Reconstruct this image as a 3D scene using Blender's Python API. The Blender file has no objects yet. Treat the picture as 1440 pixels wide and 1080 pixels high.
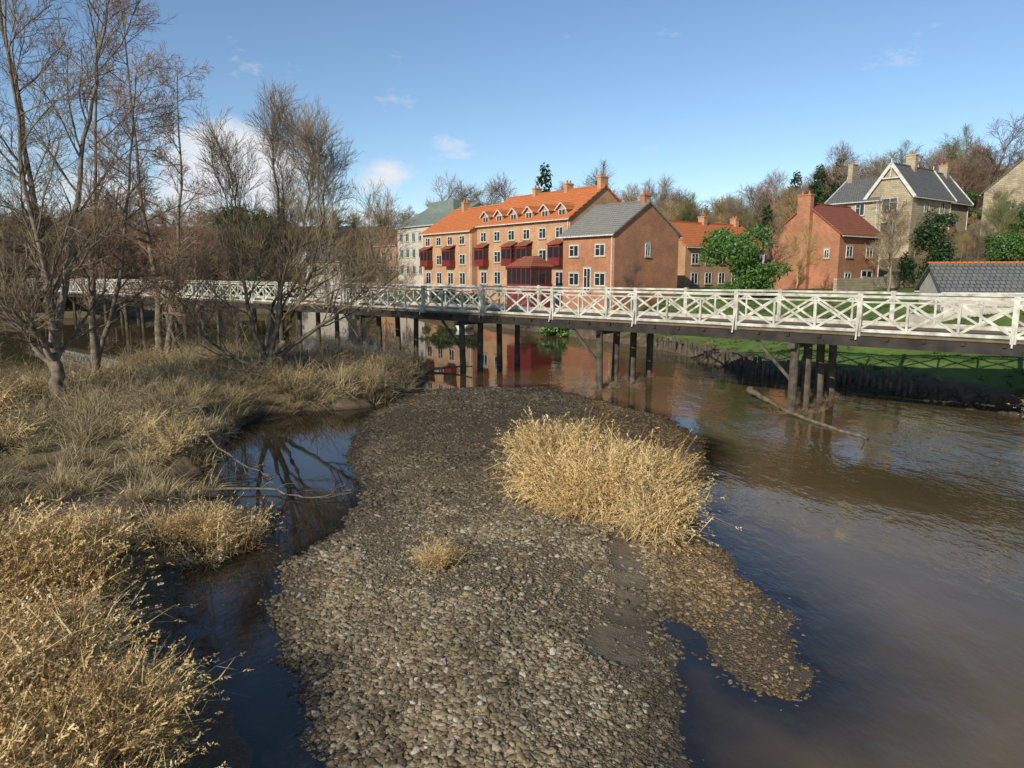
import bpy, math, random, bmesh
import numpy as np
from mathutils import Vector, Quaternion, noise as mnoise
rng=np.random.default_rng(7); random.seed(7)
scene=bpy.context.scene
COL=scene.collection
# ------------------------------------------------------------------ utils
def smooth(x,a,b):
    t=np.clip((x-a)/(b-a),0,1); return t*t*(3-2*t)
def new_mesh(name,verts,faces_flat,k,mats=(),shade=False,matidx=None,link=True,parent=None):
    verts=np.asarray(verts,dtype=np.float32).reshape(-1,3)
    f=np.asarray(faces_flat,dtype=np.int32).reshape(-1,k)
    me=bpy.data.meshes.new(name)
    me.vertices.add(len(verts)); me.vertices.foreach_set('co',verts.ravel())
    me.loops.add(f.size); me.loops.foreach_set('vertex_index',f.ravel())
    me.polygons.add(len(f)); me.polygons.foreach_set('loop_start',np.arange(0,f.size,k,dtype=np.int32))
    me.polygons.foreach_set('loop_total',np.full(len(f),k,dtype=np.int32))
    if shade: me.polygons.foreach_set('use_smooth',np.ones(len(f),dtype=bool))
    for m in mats: me.materials.append(m)
    if matidx is not None: me.polygons.foreach_set('material_index',np.asarray(matidx,dtype=np.int32))
    me.update(calc_edges=True); me.validate()
    ob=bpy.data.objects.new(name,me)
    if link: COL.objects.link(ob)
    if parent: ob.parent=parent
    return ob
def empty(name,loc=(0,0,0),rz=0):
    e=bpy.data.objects.new(name,None); COL.objects.link(e); e.location=loc; e.rotation_euler=(0,0,rz); return e
# ------------------------------------------------------------------ materials
def mat(name,rough=0.8,spec=0.3):
    m=bpy.data.materials.new(name); m.use_nodes=True
    nt=m.node_tree; b=nt.nodes['Principled BSDF']; b.inputs['Roughness'].default_value=rough
    b.inputs['Specular IOR Level'].default_value=spec
    return m,nt,b
def N(nt,t,**kw):
    n=nt.nodes.new(t)
    for k,v in kw.items(): setattr(n,k,v)
    return n
def ramp(nt,fac,stops):
    r=N(nt,'ShaderNodeValToRGB'); e=r.color_ramp.elements
    e[0].position=stops[0][0]; e[0].color=(*stops[0][1],1)
    e[1].position=stops[-1][0]; e[1].color=(*stops[-1][1],1)
    for p,c in stops[1:-1]:
        x=e.new(p); x.color=(*c,1)
    nt.links.new(fac,r.inputs[0]); return r.outputs[0]
def noise(nt,scale,detail=4,vec=None,rough=.55):
    n=N(nt,'ShaderNodeTexNoise'); n.inputs['Scale'].default_value=scale; n.inputs['Detail'].default_value=detail
    n.inputs['Roughness'].default_value=rough
    if vec is not None: nt.links.new(vec,n.inputs['Vector'])
    return n.outputs['Fac']
def pos(nt): return N(nt,'ShaderNodeNewGeometry').outputs['Position']
def objc(nt): return N(nt,'ShaderNodeTexCoord').outputs['Object']
def mixc(nt,f,a,b,mode='MIX'):
    m=N(nt,'ShaderNodeMix',data_type='RGBA',blend_type=mode)
    for i,v in ((0,f),(6,a),(7,b)):
        if hasattr(v,'is_linked'): nt.links.new(v,m.inputs[i])
        elif i==0: m.inputs[0].default_value=v
        else: m.inputs[i].default_value=(*v,1)
    return m.outputs[2]
def bump(nt,b,h,s,d=.02):
    n=N(nt,'ShaderNodeBump'); n.inputs['Strength'].default_value=s; n.inputs['Distance'].default_value=d
    nt.links.new(h,n.inputs['Height']); nt.links.new(n.outputs[0],b.inputs['Normal'])
def math_(nt,op,a,b=None,clamp=False):
    m=N(nt,'ShaderNodeMath',operation=op); m.use_clamp=clamp
    for i,v in ((0,a),(1,b)):
        if v is None: continue
        if hasattr(v,'is_linked'): nt.links.new(v,m.inputs[i])
        else: m.inputs[i].default_value=v
    return m.outputs[0]
def mrange(nt,v,a,b,c=0,d=1):
    m=N(nt,'ShaderNodeMapRange'); m.inputs['From Min'].default_value=a; m.inputs['From Max'].default_value=b; m.inputs['To Min'].default_value=c; m.inputs['To Max'].default_value=d
    nt.links.new(v,m.inputs['Value']); return m.outputs[0]
def vscale(nt,c,k):
    v=N(nt,'ShaderNodeVectorMath',operation='SCALE'); nt.links.new(c,v.inputs[0]); nt.links.new(k,v.inputs['Scale']); return v.outputs[0]
def simple(name,c1,c2,scale=3,rough=.8,spec=.3,bs=0,rnd=0.0,detail=5):
    m,nt,b=mat(name,rough,spec); f=noise(nt,scale,detail,objc(nt))
    c=ramp(nt,f,[(.3,c1),(.7,c2)])
    if rnd>0:
        oi=N(nt,'ShaderNodeObjectInfo'); v=math_(nt,'MULTIPLY_ADD',oi.outputs['Random'],rnd*2)
        v.node.inputs[2].default_value=1-rnd
        h=N(nt,'ShaderNodeHueSaturation'); nt.links.new(v,h.inputs['Value']); nt.links.new(c,h.inputs['Color']); c=h.outputs[0]
    nt.links.new(c,b.inputs['Base Color'])
    if bs: bump(nt,b,f,bs)
    return m
def brickmat(name,c1,c2,mort,scale=1):
    m,nt,b=mat(name,.9,.15); oc=objc(nt)
    sep=N(nt,'ShaderNodeSeparateXYZ'); nt.links.new(oc,sep.inputs[0])
    u=math_(nt,'ADD',sep.outputs[0],sep.outputs[1]); cb=N(nt,'ShaderNodeCombineXYZ')
    nt.links.new(u,cb.inputs[0]); nt.links.new(sep.outputs[2],cb.inputs[1])
    br=N(nt,'ShaderNodeTexBrick'); nt.links.new(cb.outputs[0],br.inputs['Vector'])
    br.inputs['Color1'].default_value=(*c1,1); br.inputs['Color2'].default_value=(*c2,1); br.inputs['Mortar'].default_value=(*mort,1)
    br.inputs['Scale'].default_value=scale; br.inputs['Brick Width'].default_value=.23; br.inputs['Row Height'].default_value=.078
    br.inputs['Mortar Size'].default_value=.008
    f=noise(nt,.6,6,oc,.7); c=mixc(nt,.75,br.outputs['Color'],ramp(nt,f,[(.3,(.5,.5,.52)),(.7,(1.15,1.08,1))]),'MULTIPLY')
    nt.links.new(c,b.inputs['Base Color']); bump(nt,b,br.outputs['Fac'],.3,-.01); return m
def tilemat(name,c1,c2,c3,rw=.3):
    m,nt,b=mat(name,.8,.2); oc=objc(nt)
    sep=N(nt,'ShaderNodeSeparateXYZ'); nt.links.new(oc,sep.inputs[0]); cb=N(nt,'ShaderNodeCombineXYZ')
    nt.links.new(sep.outputs[0],cb.inputs[0]); z=math_(nt,'MULTIPLY',sep.outputs[2],1.6); nt.links.new(z,cb.inputs[1])
    br=N(nt,'ShaderNodeTexBrick'); nt.links.new(cb.outputs[0],br.inputs['Vector'])
    br.inputs['Color1'].default_value=(*c1,1); br.inputs['Color2'].default_value=(*c2,1); br.inputs['Mortar'].default_value=(*[x*.35 for x in c1],1)
    br.inputs['Scale'].default_value=1; br.inputs['Brick Width'].default_value=rw; br.inputs['Row Height'].default_value=.32; br.inputs['Mortar Size'].default_value=.03
    f=noise(nt,.9,6,oc,.7); c=mixc(nt,ramp(nt,f,[(.42,(0,0,0)),(.72,(.85,.85,.85))]),br.outputs['Color'],c3)
    nt.links.new(c,b.inputs['Base Color']); bump(nt,b,br.outputs['Fac'],.4,-.02); return m

M_white=simple('white_paint',(.42,.41,.37),(.68,.67,.63),4,.6)
M_rail=simple('weathered_white_timber',(.25,.23,.17),(.64,.62,.54),2.6,.75,.2,.2,0,8)
M_beam=simple('dark_tarred_beam',(.012,.011,.010),(.045,.035,.027),2,.7)
M_pile=simple('tarred_timber_pile',(.03,.025,.02),(.13,.105,.075),3,.8,.3,.4)
M_deck=simple('deck_planks',(.12,.085,.05),(.22,.16,.1),2,.9,.2)
M_brick=brickmat('red_brick',(.38,.145,.07),(.48,.2,.1),(.38,.28,.2))
M_brick2=brickmat('buff_orange_brick',(.47,.24,.12),(.56,.32,.17),(.45,.34,.24))
M_stone=brickmat('sandstone_wall',(.38,.33,.22),(.48,.42,.29),(.28,.24,.16),.35)
M_pant=tilemat('orange_pantile',(.58,.17,.05),(.66,.22,.07),(.42,.14,.06))
M_pantd=tilemat('dark_red_tile',(.28,.09,.05),(.34,.12,.06),(.2,.08,.05))
M_slate=tilemat('grey_slate',(.22,.215,.195),(.27,.26,.235),(.23,.21,.16))
M_slated=tilemat('dark_slate',(.12,.125,.125),(.17,.17,.165),(.14,.14,.11))
M_glass,nt_,b_=mat('window_glass',.05,.6); b_.inputs['Base Color'].default_value=(.02,.025,.03,1)
M_red=simple('dark_red_paint',(.14,.02,.015),(.2,.035,.025),3,.5)
M_render=simple('cream_render',(.42,.38,.3),(.55,.5,.42),1.5,.9)
M_lead=simple('grey_green_roof',(.14,.165,.145),(.2,.23,.2),1,.8,.1)
M_bark=simple('bark',(.08,.065,.045),(.26,.215,.155),5,.9,.1,.5)
M_bark2=simple('bark_willow',(.07,.06,.04),(.22,.18,.12),5,.9,.1,.5)
M_twA=simple('twigs_brown',(.15,.115,.075),(.28,.22,.15),.7,.9,.1)
M_twB=simple('twigs_tan',(.2,.155,.1),(.34,.27,.17),.7,.9,.1)
M_twR=simple('twigs_reddish',(.2,.125,.085),(.33,.225,.145),.7,.9,.1)
M_fA=simple('forest_grey_twigs',(.17,.135,.095),(.3,.24,.165),.3,.95,.05,0,.3)
M_fB=simple('forest_tan_twigs',(.3,.21,.09),(.44,.32,.15),.3,.95,.05,0,.25)
M_fC=simple('forest_purple_twigs',(.19,.12,.085),(.28,.185,.13),.3,.95,.05,0,.25)
M_fG=simple('forest_mossy_twigs',(.13,.14,.05),(.22,.23,.09),.3,.95,.05,0,.25)
M_everg=simple('evergreen_leaf',(.018,.045,.012),(.05,.1,.025),1.2,.55,.4,0,.3)
M_ivy=simple('laurel_leaf',(.035,.085,.015),(.09,.17,.035),1.5,.45,.45,0,.2)
M_conif=simple('conifer_needles',(.015,.035,.014),(.04,.07,.022),1.5,.8,.2,0,.2)
def straw(name,a,b_c,c,tr=.2,zd=.45):
    m,nt,b=mat(name,.75,.2); oc=objc(nt)
    oi=N(nt,'ShaderNodeObjectInfo'); f=noise(nt,9,2,oc); s=math_(nt,'MULTIPLY_ADD',oi.outputs['Random'],.6); s.node.inputs[2].default_value=-.3
    v=math_(nt,'ADD',f,s); col=ramp(nt,v,[(.2,a),(.5,b_c),(.8,c)])
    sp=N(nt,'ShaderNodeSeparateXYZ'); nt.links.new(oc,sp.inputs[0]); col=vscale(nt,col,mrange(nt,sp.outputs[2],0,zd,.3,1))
    nt.links.new(col,b.inputs['Base Color'])
    t=N(nt,'ShaderNodeBsdfTranslucent'); nt.links.new(col,t.inputs[0]); mx=N(nt,'ShaderNodeMixShader'); mx.inputs[0].default_value=tr
    nt.links.new(b.outputs[0],mx.inputs[1]); nt.links.new(t.outputs[0],mx.inputs[2]); nt.links.new(mx.outputs[0],nt.nodes['Material Output'].inputs[0])
    return m
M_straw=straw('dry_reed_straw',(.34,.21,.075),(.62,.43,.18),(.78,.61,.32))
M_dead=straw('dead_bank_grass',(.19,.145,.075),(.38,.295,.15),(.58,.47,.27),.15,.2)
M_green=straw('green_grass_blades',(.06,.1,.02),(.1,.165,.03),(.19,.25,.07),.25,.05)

# ------------------------------------------------------------------ terrain
bar=[(-1.9,7.1),(-3.0,8.9),(-3.9,11),(-4.2,12.7),(-3.6,14.4),(-3.6,17.1),(-4.9,20.6),(-5.4,26.0),(-4.8,31),(-3.6,32.4),(-2,32.9),(1.4,33.5),(3.9,29.4),(5.8,25.8),(6.1,22.4),(5.6,19.4),(4.7,17.1),(3.8,14.4),(4.1,12.4),(4.3,10.6),(4.0,9.1),(3.5,8.45),(3.05,8.8),(2.75,9.6),(2.62,10.9),(2.3,10.4),(2.15,8.4),(1.9,7.1),(1.8,4),(1.5,-6),(-2,-6),(-.6,4)]
lowbank=[(-2.2,-6),(-2.4,4),(-2.9,7.1),(-3.4,8.1),(-4.4,9.4),(-5.7,11),(-6.1,12.7),(-5.8,13.4),(-5.3,14.4),(-5.6,15.5),(-6.6,16.2),(-8.5,17.2),(-12,22),(-60,22),(-60,-6)]
treebank=[(-8.3,18.6),(-9.3,23),(-9.6,26.6),(-5.6,28.2),(-4.6,33),(-4.4,37.9),(-5.3,40.1),(-12.7,39.3),(-19.3,40.8),(-19.8,33.5),(-24,30.5),(-32,27),(-60,24),(-60,15),(-20,15.5),(-14,17.2)]
farland=[(-95,370),(-40,160),(-10,83),(1.3,65),(8.5,53),(11.3,47),(12.6,40),(13.3,36),(16.1,33.6),(18,29.5),(19.6,26.4),(18.6,24.4),(20.5,21),(26,14),(40,5),(80,-10),(700,-60),(700,900),(-95,900)]
leftland=[(-28,93),(-45,86),(-60,78),(-110,62),(-700,20),(-700,900),(-80,900),(-110,380)]
def sdf(poly,X,Y):
    P=np.array(poly,float); d=np.full(X.shape,1e9); ins=np.zeros(X.shape,bool)
    for i in range(len(P)):
        a=P[i]; b=P[(i+1)%len(P)]; e=b-a; L=max((e*e).sum(),1e-9)
        t=np.clip(((X-a[0])*e[0]+(Y-a[1])*e[1])/L,0,1)
        d=np.minimum(d,np.hypot(X-a[0]-t*e[0],Y-a[1]-t*e[1]))
        c=((a[1]>Y)!=(b[1]>Y))
        xi=e[0]*(Y-a[1])/(e[1] if e[1]!=0 else 1e-12)+a[0]
        ins^=c&(X<xi)
    return np.where(ins,d,-d)
def vn(X,Y,s,seed=0):
    x=X*s+seed*17.3; y=Y*s-seed*9.1; xi=np.floor(x); yi=np.floor(y); fx=x-xi; fy=y-yi
    fx=fx*fx*(3-2*fx); fy=fy*fy*(3-2*fy)
    def h(a,b):
        v=np.sin(a*127.1+b*311.7)*43758.5453; return v-np.floor(v)
    return (h(xi,yi)*(1-fx)+h(xi+1,yi)*fx)*(1-fy)+(h(xi,yi+1)*(1-fx)+h(xi+1,yi+1)*fx)*fy-.5
PATH=[(2.3,14.0),(2.2,13.4),(2.1,12.8),(2.05,12.2),(2.05,11.6),(1.95,11),(1.8,10.4),(1.6,9.8),(1.4,9.3)]
def pathd(x,y): return np.minimum.reduce([np.hypot(x-px,y-py) for px,py in PATH])+vn(x,y,2,12)*.3
def fields(X,Y):
    wob=vn(X,Y,.9)*.5+vn(X,Y,2.3,1)*.25+vn(X,Y,6,2)*.08
    sb=sdf(bar,X,Y)+wob*.55; sl=sdf(lowbank,X,Y)+wob; st=sdf(treebank,X,Y)+wob; sf=sdf(farland,X,Y)+wob; sx=sdf(leftland,X,Y)+wob*2
    return sb,sl,st,sf,sx
def height(X,Y,F=None):
    sb,sl,st,sf,sx=F if F is not None else fields(X,Y)
    hb=np.where(sb>0,.36*(1-np.exp(-np.maximum(sb,0)/1.9)),sb*(.17-.08*smooth(X,1,3)*(1-smooth(Y,14,18))))+(vn(X,Y,.5,5)*.16+vn(X,Y,1.4,15)*.07)*smooth(sb,0,1)-.03*(1-smooth(pathd(X,Y),.15,.5))
    hl=np.where(sl>0,.38*(1-np.exp(-np.maximum(sl,0)/1.0)),sl*.35)+vn(X,Y,.8,25)*.14*smooth(sl,0,1)
    ht=np.where(st>0,.95*(1-np.exp(-np.maximum(st,0)/.9))+vn(X,Y,.35,6)*.4*smooth(st,0,2),st*.6)
    hf=np.interp(sf,[-50,0,.6,5,12,30,45,70,110,170,300,600],[-40,0,.55,1.9,3.4,4.0,6.8,12,17,22,27,32])
    ang=X/np.maximum(Y,1); hm=1.15-.22*smooth(ang,.1,.5); hm=hm*(1-.35*smooth(ang,.15,.25)*(1-smooth(ang,.3,.45))); hf=np.where(hf>4,4+(hf-4)*hm,hf)
    hx=np.interp(sx,[-50,0,1,10,60,150,300,500],[-40,0,.7,2,4,9,26,34])
    land=np.maximum(sf,sx)
    und=(vn(X,Y,.25,3)*.25+vn(X,Y,.03,4)*3*smooth(land,40,120))*smooth(land,1,6)
    hh=np.where(Y>250,36*smooth(Y,300,470)*smooth(-X,-60,10)-2,-2)
    h=np.maximum.reduce([np.full(X.shape,-.95),hb,hl,ht,hf+und,hx+und,hh])
    return h+vn(X,Y,3.1,8)*.03
def axis(segs):
    out=[]
    for a,b,s in segs: out+=list(np.arange(a,b,s))
    return np.array(out)
xs=axis([(-700,-120,20),(-120,-40,3),(-40,-16,.5),(-16,8,.12),(8,24,.25),(24,80,1),(80,200,4),(200,701,20)])
ys=axis([(-60,3,2.5),(3,20,.12),(20,42,.2),(42,70,.5),(70,130,1.5),(130,300,5),(300,901,20)])
X,Y=np.meshgrid(xs,ys); F=fields(X,Y); Z=height(X,Y,F)
nx=len(xs); ny=len(ys); V=np.stack([X,Y,Z],-1).reshape(-1,3)
I=np.arange(nx*ny).reshape(ny,nx); Q=np.stack([I[:-1,:-1],I[:-1,1:],I[1:,1:],I[1:,:-1]],-1).reshape(-1,4)
mt,nt,b=mat('riverbank_ground',.9,.25)
at=N(nt,'ShaderNodeAttribute',attribute_name='zone'); sp=N(nt,'ShaderNodeSeparateColor'); nt.links.new(at.outputs['Color'],sp.inputs[0])
P=pos(nt); sz=N(nt,'ShaderNodeSeparateXYZ'); nt.links.new(P,sz.inputs[0])
vo=N(nt,'ShaderNodeTexVoronoi'); vo.inputs['Scale'].default_value=24; nt.links.new(P,vo.inputs['Vector'])
peb=ramp(nt,vo.outputs['Color'],[(0,(.08,.06,.035)),(.5,(.145,.115,.068)),(1,(.23,.185,.115))])
peb=mixc(nt,ramp(nt,noise(nt,1.1,6,P,.65),[(.42,(0,0,0)),(.6,(.8,.8,.8))]),peb,(.15,.112,.066))
far=mrange(nt,sz.outputs[1],16,23,1,.5); peb=vscale(nt,peb,far)
mud=ramp(nt,noise(nt,3,6,P),[(.3,(.07,.05,.03)),(.7,(.14,.105,.065))])
sand=ramp(nt,noise(nt,5,6,P,.65),[(.3,(.15,.115,.07)),(.7,(.21,.165,.105))])
base=mixc(nt,sp.outputs[0],mud,peb)
gi_=N(nt,'ShaderNodeAttribute',attribute_name='sand'); base=mixc(nt,gi_.outputs['Fac'],base,sand)
grs=ramp(nt,noise(nt,.8,7,P,.7),[(.3,(.055,.09,.018)),(.55,(.1,.16,.03)),(.75,(.18,.2,.07))])
base=mixc(nt,sp.outputs[1],base,grs)
hil=ramp(nt,noise(nt,.12,7,P,.7),[(.35,(.12,.095,.05)),(.55,(.19,.15,.08)),(.7,(.1,.14,.04))])
hil=mixc(nt,ramp(nt,noise(nt,4,7,P,.7),[(.4,(0,0,0)),(.62,(.7,.7,.7))]),hil,(.1,.078,.042))
base=mixc(nt,sp.outputs[2],base,hil)
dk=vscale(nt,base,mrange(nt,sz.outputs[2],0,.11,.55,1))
nt.links.new(dk,b.inputs['Base Color']); nt.links.new(mrange(nt,sz.outputs[2],.0,.1,.35,.92),b.inputs['Roughness'])
bump(nt,b,math_(nt,'ADD',noise(nt,7,8,P,.7),math_(nt,'MULTIPLY',vo.outputs['Distance'],sp.outputs[0])),.8,.06)
ter=new_mesh('terrain',V,Q,4,[mt],True)
sb,sl,st,sf,sx=F
zone=np.zeros((ny,nx,4),np.float32)
sandm=(1-smooth(pathd(X,Y),.2,.5)); notch=(1-smooth(sb,-.1,.15))*smooth(X,1.2,1.8)*(1-smooth(X,5,6))*(1-smooth(Y,12,14)); sandm=np.maximum(sandm,notch)
zone[...,0]=smooth(sb,-.2,.1)*(1-sandm)
zone[...,0]=np.maximum(zone[...,0],smooth(sl,-.2,.1)*.35)
field=smooth(X,-150,-110)*(1-smooth(X,-60,-40))*smooth(Y,180,210)*(1-smooth(Y,300,340))
zone[...,1]=np.maximum(smooth(sf,.8,1.6)*(1-smooth(sf,22,34)),field)
zone[...,2]=np.maximum(smooth(sf,24,34),np.maximum(smooth(sx,0,1),smooth(st,0.1,.6)))*(1-field)
zone[...,2]=np.maximum(zone[...,2],(Y>300)*1.)
zone[...,3]=1
ca=ter.data.color_attributes.new('zone','FLOAT_COLOR','POINT'); ca.data.foreach_set('color',zone.ravel())
fa=ter.data.attributes.new('sand','FLOAT','POINT'); fa.data.foreach_set('value',sandm.astype(np.float32).ravel())
# water: turbid body colour by depth, mirror-like fresnel surface, clear only in the shallows
mw,nt,b=mat('river_water_surface',.03,.5); out=nt.nodes['Material Output']; nt.nodes.remove(b)
P=pos(nt); mp=N(nt,'ShaderNodeMapping'); mp.inputs['Scale'].default_value=(1,.55,1); mp.inputs['Rotation'].default_value=(0,0,.5); nt.links.new(P,mp.inputs[0])
n1=noise(nt,1.7,3,mp.outputs[0]); n2=noise(nt,8,2,mp.outputs[0]); sxyz=N(nt,'ShaderNodeSeparateXYZ'); nt.links.new(P,sxyz.inputs[0])
hh=math_(nt,'MULTIPLY_ADD',n2,.22); nt.links.new(n1,hh.node.inputs[2])
msk=mrange(nt,sxyz.outputs[0],-2,6,.03,1)
big=ramp(nt,noise(nt,.2,5,mp.outputs[0]),[(.42,(.15,.15,.15)),(.62,(1,1,1))])
st2=math_(nt,'MULTIPLY',math_(nt,'MULTIPLY',msk,big),.85)
bp=N(nt,'ShaderNodeBump'); bp.inputs['Distance'].default_value=.07; nt.links.new(st2,bp.inputs['Strength']); nt.links.new(hh,bp.inputs['Height'])
wa=N(nt,'ShaderNodeAttribute',attribute_name='depth'); ws=N(nt,'ShaderNodeSeparateColor'); nt.links.new(wa.outputs['Color'],ws.inputs[0])
dn=math_(nt,'ADD',ws.outputs[0],mrange(nt,noise(nt,.5,5,P),.3,.7,-.12,.12))
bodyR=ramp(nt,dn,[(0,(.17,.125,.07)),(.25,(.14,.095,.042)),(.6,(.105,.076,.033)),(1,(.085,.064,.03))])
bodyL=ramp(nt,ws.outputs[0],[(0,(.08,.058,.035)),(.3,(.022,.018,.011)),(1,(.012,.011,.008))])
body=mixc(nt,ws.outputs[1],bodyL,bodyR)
df=N(nt,'ShaderNodeBsdfDiffuse'); nt.links.new(body,df.inputs[0])
tr=N(nt,'ShaderNodeBsdfTransparent'); tr.inputs[0].default_value=(.8,.72,.58,1)
mb=N(nt,'ShaderNodeMixShader'); nt.links.new(mrange(nt,ws.outputs[0],.02,.22,.1,1),mb.inputs[0]); nt.links.new(tr.outputs[0],mb.inputs[1]); nt.links.new(df.outputs[0],mb.inputs[2])
fr=N(nt,'ShaderNodeFresnel'); fr.inputs['IOR'].default_value=1.6; nt.links.new(bp.outputs[0],fr.inputs['Normal'])
gl=N(nt,'ShaderNodeBsdfGlossy'); gl.inputs['Roughness'].default_value=.03; nt.links.new(bp.outputs[0],gl.inputs['Normal'])
mx=N(nt,'ShaderNodeMixShader'); nt.links.new(fr.outputs[0],mx.inputs[0]); nt.links.new(mb.outputs[0],mx.inputs[1]); nt.links.new(gl.outputs[0],mx.inputs[2]); nt.links.new(mx.outputs[0],out.inputs[0])
Zf=Z.ravel(); keep=Zf[Q].min(axis=1)<.12
VW=V.copy(); VW[:,2]=0
wtr=new_mesh('river_water',VW,Q[keep],4,[mw],True)
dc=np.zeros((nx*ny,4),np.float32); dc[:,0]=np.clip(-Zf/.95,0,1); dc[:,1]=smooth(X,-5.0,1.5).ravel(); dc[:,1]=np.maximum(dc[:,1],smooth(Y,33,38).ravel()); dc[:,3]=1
ca=wtr.data.color_attributes.new('depth','FLOAT_COLOR','POINT'); ca.data.foreach_set('color',dc.ravel())

def hz(x,y): return float(height(np.array([float(x)]),np.array([float(y)]))[0])
# ------------------------------------------------------------------ scatter
def lib(name,obs):
    c=bpy.data.collections.new(name)
    for o in obs: c.objects.link(o)
    return c
def scatter(name,pts,rot,scl,idx,coll):
    me=bpy.data.meshes.new(name); n=len(pts); me.vertices.add(n); me.vertices.foreach_set('co',np.asarray(pts,np.float32).ravel())
    a=me.attributes.new('rot','FLOAT_VECTOR','POINT'); a.data.foreach_set('vector',np.asarray(rot,np.float32).ravel())
    a=me.attributes.new('scl','FLOAT_VECTOR','POINT'); a.data.foreach_set('vector',np.asarray(scl,np.float32).ravel())
    a=me.attributes.new('idx','INT','POINT'); a.data.foreach_set('value',np.asarray(idx,np.int32))
    ob=bpy.data.objects.new(name,me); COL.objects.link(ob)
    ng=bpy.data.node_groups.new(name+'_gn','GeometryNodeTree')
    ng.interface.new_socket('Geometry',in_out='INPUT',socket_type='NodeSocketGeometry'); ng.interface.new_socket('Geometry',in_out='OUTPUT',socket_type='NodeSocketGeometry')
    gi=ng.nodes.new('NodeGroupInput'); go=ng.nodes.new('NodeGroupOutput'); ip=ng.nodes.new('GeometryNodeInstanceOnPoints'); ci=ng.nodes.new('GeometryNodeCollectionInfo')
    ci.inputs['Collection'].default_value=coll; ci.inputs['Separate Children'].default_value=True; ci.inputs['Reset Children'].default_value=True
    def na(nm,dt):
        x=ng.nodes.new('GeometryNodeInputNamedAttribute'); x.data_type=dt; x.inputs['Name'].default_value=nm; return x.outputs['Attribute']
    L=ng.links.new; L(gi.outputs[0],ip.inputs['Points']); L(ci.outputs[0],ip.inputs['Instance']); ip.inputs['Pick Instance'].default_value=True
    L(na('idx','INT'),ip.inputs['Instance Index']); L(na('rot','FLOAT_VECTOR'),ip.inputs['Rotation']); L(na('scl','FLOAT_VECTOR'),ip.inputs['Scale']); L(ip.outputs[0],go.inputs[0])
    md=ob.modifiers.new('scatter','NODES'); md.node_group=ng; return ob
def inpoly(poly,n,margin=0):
    P=np.array(poly); lo=P.min(0); hi=P.max(0); x=rng.uniform(lo[0],hi[0],n); y=rng.uniform(lo[1],hi[1],n)
    m=sdf(poly,x,y)>margin; return x[m],y[m]
def rrot(n,t=.4): return np.stack([rng.uniform(-t,t,n),rng.uniform(-t,t,n),rng.uniform(0,6.28,n)],-1)
# stones
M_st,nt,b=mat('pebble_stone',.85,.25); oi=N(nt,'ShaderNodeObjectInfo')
sc=ramp(nt,oi.outputs['Random'],[(0,(.08,.06,.035)),(.3,(.17,.128,.07)),(.6,(.245,.19,.11)),(.87,(.29,.24,.155)),(.97,(.38,.33,.24)),(1,(.5,.45,.35))])
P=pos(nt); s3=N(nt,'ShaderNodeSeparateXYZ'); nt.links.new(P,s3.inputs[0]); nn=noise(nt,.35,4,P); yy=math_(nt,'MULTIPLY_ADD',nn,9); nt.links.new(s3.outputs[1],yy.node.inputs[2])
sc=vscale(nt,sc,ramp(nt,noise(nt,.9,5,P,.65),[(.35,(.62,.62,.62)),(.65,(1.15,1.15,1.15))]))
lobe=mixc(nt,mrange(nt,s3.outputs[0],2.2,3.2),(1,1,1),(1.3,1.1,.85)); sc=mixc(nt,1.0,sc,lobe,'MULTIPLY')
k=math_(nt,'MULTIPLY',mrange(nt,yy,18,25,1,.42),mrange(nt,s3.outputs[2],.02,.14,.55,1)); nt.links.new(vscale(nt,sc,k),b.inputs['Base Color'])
stones=[]
for i in range(8):
    bm=bmesh.new(); bmesh.ops.create_icosphere(bm,subdivisions=2,radius=1)
    for v in bm.verts:
        q=v.co*1.1+Vector((i*7,3,i)); v.co*=1+.6*mnoise.noise(q)+.2*mnoise.noise(q*2.7)
        v.co.z*=.42+.06*i; v.co.x*=1.0+.09*i
    me=bpy.data.meshes.new(f'stone_{i}'); bm.to_mesh(me); bm.free(); me.materials.append(M_st)
    for p in me.polygons: p.use_smooth=(i%3!=0)
    stones.append(bpy.data.objects.new(f'stone_{i}',me))
CS=lib('stone_library',stones)
def bars(name,n,lo,hi,smin,smax,pw):
    x=rng.uniform(-6.5,6.6,n); y=rng.uniform(lo,hi,n); m=(sdf(bar,x,y)+(vn(x,y,.9)*.5+vn(x,y,2.3,1)*.25)*.55)>-.3; x=x[m];y=y[m]
    path=pathd(x,y)
    patch=vn(x,y,.45,13)+vn(x,y,1.3,14)*.6+vn(x,y,4,16)*.3
    m=rng.random(len(x))<np.clip(smooth(path,.25,.5)*(.15+.85*smooth(patch,-.25,.2))+.03,0,1); x=x[m];y=y[m]
    s=smin*(smax/smin)**(rng.random(len(x))**pw); s*=.75+.55*(vn(x,y,.6,17)+.5); s*=1-.3*smooth(x,2.3,3.0)*(y<13); z=height(x,y)-s*.02; n=len(x)
    scatter(name,np.stack([x,y,z],-1),rrot(n),s[:,None]*np.stack([rng.uniform(.75,1.3,n),rng.uniform(.75,1.3,n),rng.uniform(.7,1.1,n)],-1),rng.integers(0,8,n),CS)
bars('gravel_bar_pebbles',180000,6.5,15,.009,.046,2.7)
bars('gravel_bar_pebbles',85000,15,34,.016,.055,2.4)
x=rng.uniform(-15,-3,7000); y=rng.uniform(9,20,7000); m=sdf(lowbank,x,y)>-.3; x=x[m];y=y[m]; n=len(x); s=.012*(5)**(rng.random(n)**2.4)
scatter('mud_flat_stones',np.stack([x,y,height(x,y)],-1),rrot(n),np.repeat(s[:,None],3,1),rng.integers(0,8,n),CS)
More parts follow.
